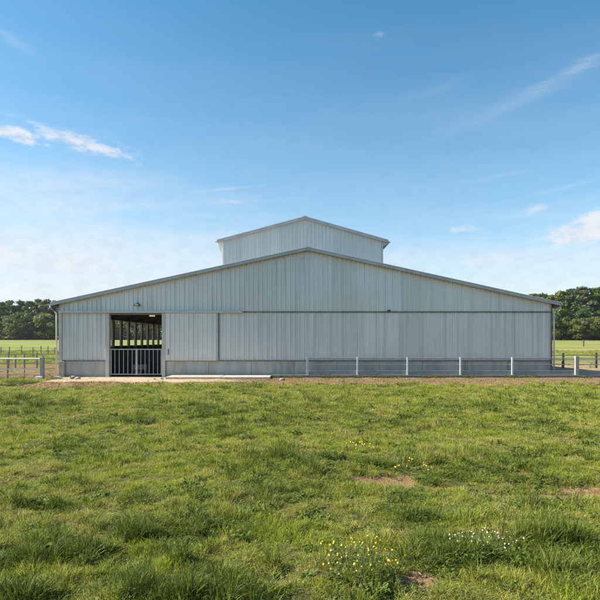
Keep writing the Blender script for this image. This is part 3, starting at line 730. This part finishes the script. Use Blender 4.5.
def emit(x, y, r, wscale):
    b = bare(x, y); keep = (r.random(len(x)) > b * np.where(y < 17, .96, .98)) & (r.random(len(x)) < .35 + 1.1 * sstep(.28, .6, fbm(x, y, .16, 55.0, 2)))
    keep &= ~((x > XL - .1) & (x < XR + .1) & (y > WY - .1) & (y < YB + .2))
    keep &= ~((x > X(164, 23.4)) & (x < X(271, 23.4)) & (y > 23.3)); keep &= ~((y > 24.2) & (x > 0) & (x < 21) & (y < 24.6))
    x = x[keep]; y = y[keep]; b = b[keep]; n = len(x); lu = lush(x, y); u = r.random(n)
    dryp = .05 + .16 * sstep(.5, .7, fbm(x, y, 1.1, 77.0)); cl = .05 + .25 * sstep(.6, .72, fbm(x, y, .7, 88.0))
    ix = np.where(u < .5 + .3 * (1 - lu), r.integers(0, 4, n), r.integers(4, 7, n))
    isl = r.random(n) < lu * 1.0; ix = np.where(isl, np.where(r.random(n) < .75, r.integers(7, 10, n), 13), ix)
    q = r.random(n); ix = np.where(q < dryp * (1 - lu), r.integers(10, 12, n), ix); ix = np.where((q > 1 - cl), 12, ix); ix = np.where((q > .9) & (q < .94), 13, ix)
    wd = weedy(x, y); q2 = r.random(n); ix = np.where(q2 < wd * .75, np.where(q2 < wd * .24, 14, np.where(q2 < wd * .5, 13, r.integers(7, 10, n))), ix)
    ix = np.where((r.random(n) < .2 * sstep(.66, .76, fbm(x, y, .3, 95.0, 2))), 14, ix)
    hs = (.22 + .5 * fbm(x, y, .8, 17.0) + 1.0 * sstep(.42, .74, fbm(x, y, .24, 18.0, 2)) + .3 * lu) * r.uniform(.75, 1.25, n) * (1 - .35 * b)
    sc_ = np.stack([wscale * np.ones(n), wscale * np.ones(n), hs * (1 + (wscale - 1) * .35)], 1)
    rot = np.stack([r.normal(0, .12, n), r.normal(0, .12, n), r.uniform(0, 6.28, n)], 1)
    pts.append((np.stack([x, y, gz(x, y) - .004], 1), rot, sc_, ix))
for i, (d0, d1, dn, ws) in enumerate(((1.8, 5, 850, 1.0), (5, 7.5, 650, 1.05), (7.5, 10.5, 420, 1.25), (10.5, 14, 260, 1.55), (14, 18, 160, 1.95), (18, 24.3, 110, 2.3))):
    x, y, r = scatter(d0, d1, dn, seed=100 + i); emit(x, y, r, ws)
for i, (d0, d1, dn, ws, lo, hi) in enumerate(((24.3, 40, 22, 2.4, -.64, -.30), (40, 75, 16, 3.4, -.64, -.24), (24.3, 40, 22, 2.4, .44, .64), (40, 75, 16, 3.4, .42, .64))):
    x, y, r = scatter(d0, d1, dn, .5, lo, hi, seed=200 + i); emit(x, y, r, ws)
r = np.random.default_rng(77); n = 900; x = r.uniform(-1.5, 20.5, n); y = r.uniform(24.1, 24.29, n); k = fbm(x, y, .9, 12.0) > .4; x = x[k]; y = y[k]; n = len(x)
pts.append((np.stack([x, y, gz(x, y) - .004], 1), np.stack([r.normal(0, .12, n), r.normal(0, .12, n), r.uniform(0, 6.28, n)], 1), np.stack([1.3 * np.ones(n), 1.3 * np.ones(n), r.uniform(.5, 1.1, n)], 1), r.choice([7, 8, 9, 13], n)))
P = np.concatenate([p[0] for p in pts]); RO = np.concatenate([p[1] for p in pts]); SCL = np.concatenate([p[2] for p in pts]); IX = np.concatenate([p[3] for p in pts])
print('grass tufts', len(P))
def instanced(name, label, cat, coll, P, RO, SCL, IX):
    me = bpy.data.meshes.new(name); me.vertices.add(len(P)); me.vertices.foreach_set('co', P.astype(np.float32).ravel())
    for nm, arr in (('rot', RO), ('scl', SCL)):
        at = me.attributes.new(nm, 'FLOAT_VECTOR', 'POINT'); at.data.foreach_set('vector', arr.astype(np.float32).ravel())
    at = me.attributes.new('pick', 'INT', 'POINT'); at.data.foreach_set('value', IX.astype(np.int32)); me.update()
    o = bpy.data.objects.new(name, me); COL.objects.link(o); tag(o, label, cat, None, 'stuff')
    ng = bpy.data.node_groups.new(name + '_nodes', 'GeometryNodeTree'); ng.is_modifier = True
    ng.interface.new_socket('Geometry', in_out='INPUT', socket_type='NodeSocketGeometry'); ng.interface.new_socket('Geometry', in_out='OUTPUT', socket_type='NodeSocketGeometry')
    gi = ng.nodes.new('NodeGroupInput'); go = ng.nodes.new('NodeGroupOutput'); ip = ng.nodes.new('GeometryNodeInstanceOnPoints')
    ci = ng.nodes.new('GeometryNodeCollectionInfo'); ci.inputs[0].default_value = coll; ci.inputs[1].default_value = True; ci.inputs[2].default_value = True
    def na(nm, ty):
        n = ng.nodes.new('GeometryNodeInputNamedAttribute'); n.data_type = ty; n.inputs[0].default_value = nm; return n.outputs[0]
    mp_ = ng.nodes.new('GeometryNodeMeshToPoints')
    ng.links.new(gi.outputs[0], mp_.inputs[0]); ng.links.new(mp_.outputs[0], ip.inputs['Points']); ng.links.new(ci.outputs[0], ip.inputs['Instance'])
    ip.inputs['Pick Instance'].default_value = True
    ng.links.new(na('pick', 'INT'), ip.inputs['Instance Index']); ng.links.new(na('scl', 'FLOAT_VECTOR'), ip.inputs['Scale'])
    er = ng.nodes.new('FunctionNodeEulerToRotation'); ng.links.new(na('rot', 'FLOAT_VECTOR'), er.inputs[0]); ng.links.new(er.outputs[0], ip.inputs['Rotation'])
    ng.links.new(ip.outputs[0], go.inputs[0])
    md = o.modifiers.new('scatter', 'NODES'); md.node_group = ng; return o
instanced('grass', 'uneven green meadow grass covering the field', 'grass', tufts, P, RO, SCL, IX)
# crumbs of earth on the bare ground
clods = bpy.data.collections.new('clod_sources')
for i in range(4):
    q = random.Random(300 + i); vs = []
    for ph in (-1, 0, 1):
        for k in range(6):
            a = k * 1.047 + ph * .4; w = (1.0 if ph == 0 else .55) * q.uniform(.7, 1.2); vs.append((w * math.cos(a), w * math.sin(a), ph * .5 * q.uniform(.7, 1.1)))
    fs = [(o + k, o + (k + 1) % 6, o + 6 + (k + 1) % 6, o + 6 + k) for o in (0, 6) for k in range(6)] + [tuple(range(5, -1, -1)), tuple(range(12, 18))]
    me = bpy.data.meshes.new('clod'); me.from_pydata(vs, [], fs); me.update(); me.materials.append(MATS[('clod_light', 'clod_dark')[i % 2]]); clods.objects.link(bpy.data.objects.new('clod_%02d' % i, me))
r = np.random.default_rng(9); n = 60000; y = r.uniform(18, 27, n); x = r.uniform(-17, 17, n)
n2 = 60000; y = np.concatenate([y, r.uniform(3, 16, n2)]); x = np.concatenate([x, r.uniform(-10, 10, n2)])
k = (bare(x, y) * (.3 + fbm(x, y, .5, 91.0)) * (1 - .75 * pale(x, y) * (y > 18)) > .62) & ~((x > XL) & (x < XR) & (y > WY - .05)) & ~((x > X(164, 23.4)) & (x < X(271, 23.4)) & (y > 23.3)) & ~((x > -1.5) & (y > 24.25) & (y < 24.55))
x = x[k]; y = y[k]; n = len(x); sz = np.minimum(.005 + r.exponential(.008, n), .05) * (.35 + .65 * sstep(6, 20, y))
instanced('soil_clods', 'crumbs and clods of earth on the bare ground', 'soil clods', clods, np.stack([x, y, gz(x, y) + sz * .1], 1), np.stack([r.normal(0, .3, n), r.normal(0, .3, n), r.uniform(0, 6.28, n)], 1), np.stack([sz, sz, sz], 1), r.integers(0, 4, n))

# ---------------------------------------------------------------- wild flowers and weeds (each clump a thing)
def disc(mb, c, nr, s, n=6, cup=.2):
    nr = nr.normalized(); t1 = nr.orthogonal().normalized(); t2 = nr.cross(t1)
    vs = [c] + [c + (t1 * math.cos(k * 6.283 / n) + t2 * math.sin(k * 6.283 / n)) * s + nr * s * cup for k in range(n)]
    mb.add(vs, [(0, k + 1, (k + 1) % n + 1) for k in range(n)])
def flower_clump(name, px, py, rx, ry, n, h0, h1, petal, size, label, cat, seed, foliage='weed_leaf', per=1):
    r = random.Random(seed); x0, y0 = G(px, py); z0 = float(gz(x0, y0))
    t = thing(name, (x0, y0, z0), label, cat)
    st, fl, lf = MB(), MB(), MB()
    for i in range(n):
        a = r.random() * 6.283; q = math.sqrt(r.random()); x = x0 + rx * q * math.cos(a); y = y0 + ry * q * math.sin(a); z = float(gz(x, y))
        h_ = r.uniform(h0, h1) * (1.1 - .35 * q); ex, ey = x + r.gauss(0, .03), y + r.gauss(0, .03)
        p1 = Vector(((x + ex) / 2 + r.gauss(0, .01), (y + ey) / 2, z + h_ * .55)); p2 = Vector((ex, ey, z + h_))
        st.tube([(x, y, z - .01), p1, p2], [.0022, .0018, .0013], 4, False)
        if r.random() < per:
            for j in range(r.choice((1, 1, 2))):
                fl = MB(); disc(fl, p2 + Vector((r.gauss(0, .012) * j, r.gauss(0, .012) * j, j * -.012)), Vector((r.gauss(0, .8), r.gauss(-.3, .7), r.uniform(.35, 1))), size * r.uniform(.7, 1.2), 7, .35); fl.build('flower_head', petal, t)
        for j in range(5):
            tt = r.uniform(.05, .8); c = Vector((x, y, z)).lerp(p2, tt); d = Vector((r.gauss(0, 1), r.gauss(0, 1), r.uniform(.1, .9))).normalized(); ln = r.uniform(.02, .05) * (1.2 - tt * .6)
            sd = d.cross(Vector((0, 0, 1))).normalized() * ln * .22
            lf.add([c, c + d * ln * .5 + sd, c + d * ln, c + d * ln * .5 - sd], [(0, 1, 2, 3)])
    st.build('stems', foliage, t); lf.build('leaves', foliage, t)
flower_clump('yellow_flowers', 358, 577, .32, .26, 115, .12, .25, 'yellow_petal', .0072, 'large clump of yellow wildflowers at the bottom of the field', 'wildflowers', 1, 'grey_weed', .8)
flower_clump('yellow_flowers', 357, 450, .28, .2, 26, .08, .15, 'yellow_petal', .012, 'small distant clump of yellow wildflowers in the middle of the field', 'wildflowers', 2, 'grey_weed')
flower_clump('yellow_flowers', 412, 470, .3, .2, 16, .07, .15, 'yellow_petal', .010, 'scattered yellow wildflowers left of the bare earth patches', 'wildflowers', 3, 'grey_weed')
flower_clump('white_flowers', 487, 551, .32, .16, 60, .09, .15, 'white_petal', .0066, 'patch of small white clover flowers among dark leaves, lower right', 'wildflowers', 4, 'weed_leaf')
def leafy(px, py, n, ln, hgt, label, seed, mat='weed_leaf', rad=.06):
    r = random.Random(seed); x0, y0 = G(px, py); z0 = float(gz(x0, y0)); mb = MB()
    for i in range(n):
        a = r.random() * 6.283; l_ = ln * r.uniform(.6, 1.2); up = hgt * r.uniform(.5, 1.2); d = Vector((math.cos(a), math.sin(a), 0)); sd = Vector((-d.y, d.x, 0)); w = l_ * r.uniform(.16, .26)
        b = Vector((x0, y0, z0)) + d * rad * r.random() + sd * r.gauss(0, rad * .5); vs = []; K = 6
        for k in range(K + 1):
            t = k / K; c = b + d * l_ * t + Vector((0, 0, up * (1.9 * t - 1.35 * t * t)))
            ww = w * math.sin(math.pi * (.06 + .94 * t)) ** .8 if k < K else 0.001
            vs += [c - sd * ww + Vector((0, 0, ww * .35)), c, c + sd * ww + Vector((0, 0, ww * .35 * r.uniform(.6, 1.4)))]
        fs = []
        for k in range(K):
            o = 3 * k; fs += [(o, o + 1, o + 4, o + 3), (o + 1, o + 2, o + 5, o + 4)]
        mb.add(vs, fs)
    tag(mb.build('weed', mat, None, smooth=True, origin=(x0, y0, z0)), label, 'weed', 'broad leaved weeds in the field')
leafy(375, 596, 50, .055, .08, 'dark broad leaved weed at the foot of the yellow flower clump', 1)
leafy(313, 518, 75, .055, .07, 'lone broad leaved weed in the middle of the open grass', 2, rad=.14)
leafy(470, 562, 140, .06, .09, 'dark broad leaved weed left below the white clover flowers', 3, rad=.10)
leafy(530, 566, 80, .06, .09, 'bright broad leaved weed right of the white clover flowers', 4, 'clover_leaf', .15)
leafy(553, 548, 80, .065, .1, 'broad leaved weed furthest right beside the clover patch', 5, 'clover_leaf', .15)
leafy(35, 553, 18, .15, .1, 'long leaved weed before the rank grass at lower left', 6, 'clover_leaf', .06)

# ---------------------------------------------------------------- air
m, nt = nodes_of('haze'); pv = N(nt, 'ShaderNodeVolumePrincipled'); pv.inputs['Color'].default_value = (.93, .96, 1, 1); pv.inputs['Density'].default_value = .00013; pv.inputs['Anisotropy'].default_value = .2
L(nt, pv.outputs[0], N(nt, 'ShaderNodeOutputMaterial').inputs['Volume']); MATS['haze'] = m
tag(MB().box(-2600, 2600, -2600, 2900, -1.5, 24).build('haze', 'haze'), 'thin summer haze in the air over the fields', 'haze', None, 'stuff')
sc.cycles.volume_bounces = 0
# ---------------------------------------------------------------- camera, sun, sky
cam = bpy.data.cameras.new('camera'); co = bpy.data.objects.new('camera', cam); COL.objects.link(co)
co.location = (0, 0, CAMH); co.rotation_euler = (R(90), 0, 0)
cam.sensor_width = 36; cam.lens = 36 * F / 600; cam.shift_y = 40 / 600; cam.clip_end = 6000; cam.clip_start = .05
sc.camera = co
EL = R(37); AZ = R(-90.6)              # azimuth from +Y, clockwise: the sun stands left, a touch behind the wall plane
sv = Vector((math.sin(AZ) * math.cos(EL), math.cos(AZ) * math.cos(EL), math.sin(EL)))
sun = bpy.data.lights.new('sun', 'SUN'); sun.energy = 5.0; sun.angle = R(.5); sun.color = (1, .94, .84)
so = bpy.data.objects.new('sun', sun); COL.objects.link(so); so.rotation_euler = (-sv).to_track_quat('-Z', 'Y').to_euler(); so.location = sv * 200
w = bpy.data.worlds.new('World'); sc.world = w; w.use_nodes = True; nt = w.node_tree; nt.nodes.clear()
sky = N(nt, 'ShaderNodeTexSky', sky_type='NISHITA'); sky.sun_disc = False; sky.sun_elevation = EL; sky.sun_rotation = AZ
sky.air_density = 1.0; sky.dust_density = .6; sky.ozone_density = 2.0; sky.altitude = 100
tc = N(nt, 'ShaderNodeTexCoord').outputs['Generated']
s3 = N(nt, 'ShaderNodeSeparateXYZ'); L(nt, tc, s3.inputs[0])
az = math_(nt, 'ARCTAN2', s3.outputs[0], s3.outputs[1])
hyp = math_(nt, 'SQRT', math_(nt, 'ADD', math_(nt, 'MULTIPLY', s3.outputs[0], s3.outputs[0]), math_(nt, 'MULTIPLY', s3.outputs[1], s3.outputs[1])))
el = math_(nt, 'DIVIDE', s3.outputs[2], math_(nt, 'MAXIMUM', hyp, .001))
cb = N(nt, 'ShaderNodeCombineXYZ'); L(nt, az, cb.inputs[0]); L(nt, el, cb.inputs[1]); uv = cb.outputs[0]
def stretchn(sx_, sy_, rot, detail, loc=0, rough=.6):
    mp = N(nt, 'ShaderNodeMapping'); mp.inputs['Scale'].default_value = (sx_, sy_, 1); mp.inputs['Rotation'].default_value = (0, 0, rot); mp.inputs['Location'].default_value = (loc, loc * .7, 0)
    L(nt, uv, mp.inputs[0]); return noise(nt, 1, detail, mp.outputs[0], rough)
puff = stretchn(34, 60, 0, 8, 3, .62); wisp = stretchn(9, 60, R(-12), 7, 5, .65); veil = stretchn(2.5, 14, R(-4), 6, 8, .6); cont = stretchn(12, 90, R(-16), 7, 2, .6)
def az_el(px, py): return math.atan2(px - 300, F), (340 - py) / math.hypot(F, px - 300)
def ell(px, py, rx, ry, ang, n, k, a, b, amp):
    u, v = az_el(px, py)
    mp = N(nt, 'ShaderNodeMapping', vector_type='TEXTURE'); mp.inputs['Location'].default_value = (u, v, 0); mp.inputs['Rotation'].default_value = (0, 0, R(ang)); mp.inputs['Scale'].default_value = (rx / F, ry / F, 1)
    L(nt, uv, mp.inputs[0]); ln = N(nt, 'ShaderNodeVectorMath', operation='LENGTH'); L(nt, mp.outputs[0], ln.inputs[0])
    d = math_(nt, 'SUBTRACT', 1.0, ln.outputs['Value'])
    d = math_(nt, 'ADD', d, math_(nt, 'MULTIPLY', math_(nt, 'SUBTRACT', n, .5), k))
    return math_(nt, 'MULTIPLY', ramp(nt, d, a, b), amp)
CL = [ell(300, 330, 1100, 330, 0, veil, .5, -.05, 1.1, .3), ell(8, 132, 45, 11, -6, puff, 2.2, .15, 1.0, .95), ell(85, 143, 75, 13, -10, puff, 2.4, .2, 1.2, .85), ell(70, 140, 120, 26, -8, wisp, 2.0, .3, 1.5, .35),
      ell(20, 262, 360, 105, -3, veil, 1.3, -.1, 1.0, .68), ell(100, 320, 800, 120, 0, veil, .8, .0, 1.1, .6), ell(65, 264, 60, 11, -2, puff, 2.0, .1, .9, .9), ell(0, 252, 18, 9, 0, puff, 2, .1, .9, .9), ell(60, 205, 170, 30, -6, wisp, 2.2, .3, 1.5, .35),
      ell(525, 98, 120, 11, 17, cont, 1.4, -.1, 1.8, .2), ell(440, 88, 60, 9, 12, cont, 1.6, .0, 1.7, .14), ell(580, 66, 70, 10, 16, cont, 2, .2, 1.6, .25), ell(225, 189, 60, 2.2, 7, wisp, .8, .0, 1.0, .22), ell(570, 186, 60, 4, 8, wisp, 1.2, .1, 1.4, .2), ell(500, 176, 60, 4, 5, wisp, 1.4, .1, 1.4, .15),
      ell(585, 233, 44, 17, 5, puff, 1.7, .05, .85, .95), ell(600, 222, 26, 16, 0, puff, 1.5, .05, .85, .9), ell(495, 257, 50, 12, 2, puff, 2.4, .25, 1.3, .55), ell(465, 229, 22, 7, 4, puff, 2.2, .1, 1.1, .55), ell(537, 208, 20, 6, 4, puff, 2.2, .1, 1.2, .5), ell(380, 34, 13, 8, 10, puff, 2.2, .3, 1.4, .35), ell(15, 42, 50, 12, -25, wisp, 2.2, .3, 1.6, .3),
      ell(560, 285, 300, 75, 0, veil, 1.5, -.05, 1.2, .5), ell(235, 202, 30, 4, 0, wisp, 1.8, .2, 1.2, .4)]
tot = None
for c in CL:
    inv = math_(nt, 'SUBTRACT', 1.0, c); tot = inv if tot is None else math_(nt, 'MULTIPLY', tot, inv)
cm = math_(nt, 'SUBTRACT', 1.0, tot)
cm = math_(nt, 'MULTIPLY', cm, math_(nt, 'GREATER_THAN', s3.outputs[1], 0.0))
hs = N(nt, 'ShaderNodeHueSaturation'); hs.inputs['Saturation'].default_value = 1.27; hs.inputs['Hue'].default_value = .483; L(nt, sky.outputs[0], hs.inputs['Color'])
cc = mixc(nt, ramp(nt, puff, .35, .6), (3.9, 4.15, 4.5), (4.35, 4.55, 4.85))
skyc = mixc(nt, cm, hs.outputs[0], cc)
bg = N(nt, 'ShaderNodeBackground'); bg.inputs[1].default_value = .088; L(nt, skyc, bg.inputs[0])
wo = N(nt, 'ShaderNodeOutputWorld'); L(nt, bg.outputs[0], wo.inputs[0])
vs_ = sc.view_settings; vs_.view_transform = 'Standard'; vs_.look = 'None'; vs_.gamma = 1; vs_.exposure = 1.13; vs_.use_curve_mapping = False
sc.cycles.max_bounces = 8; sc.cycles.transparent_max_bounces = 4
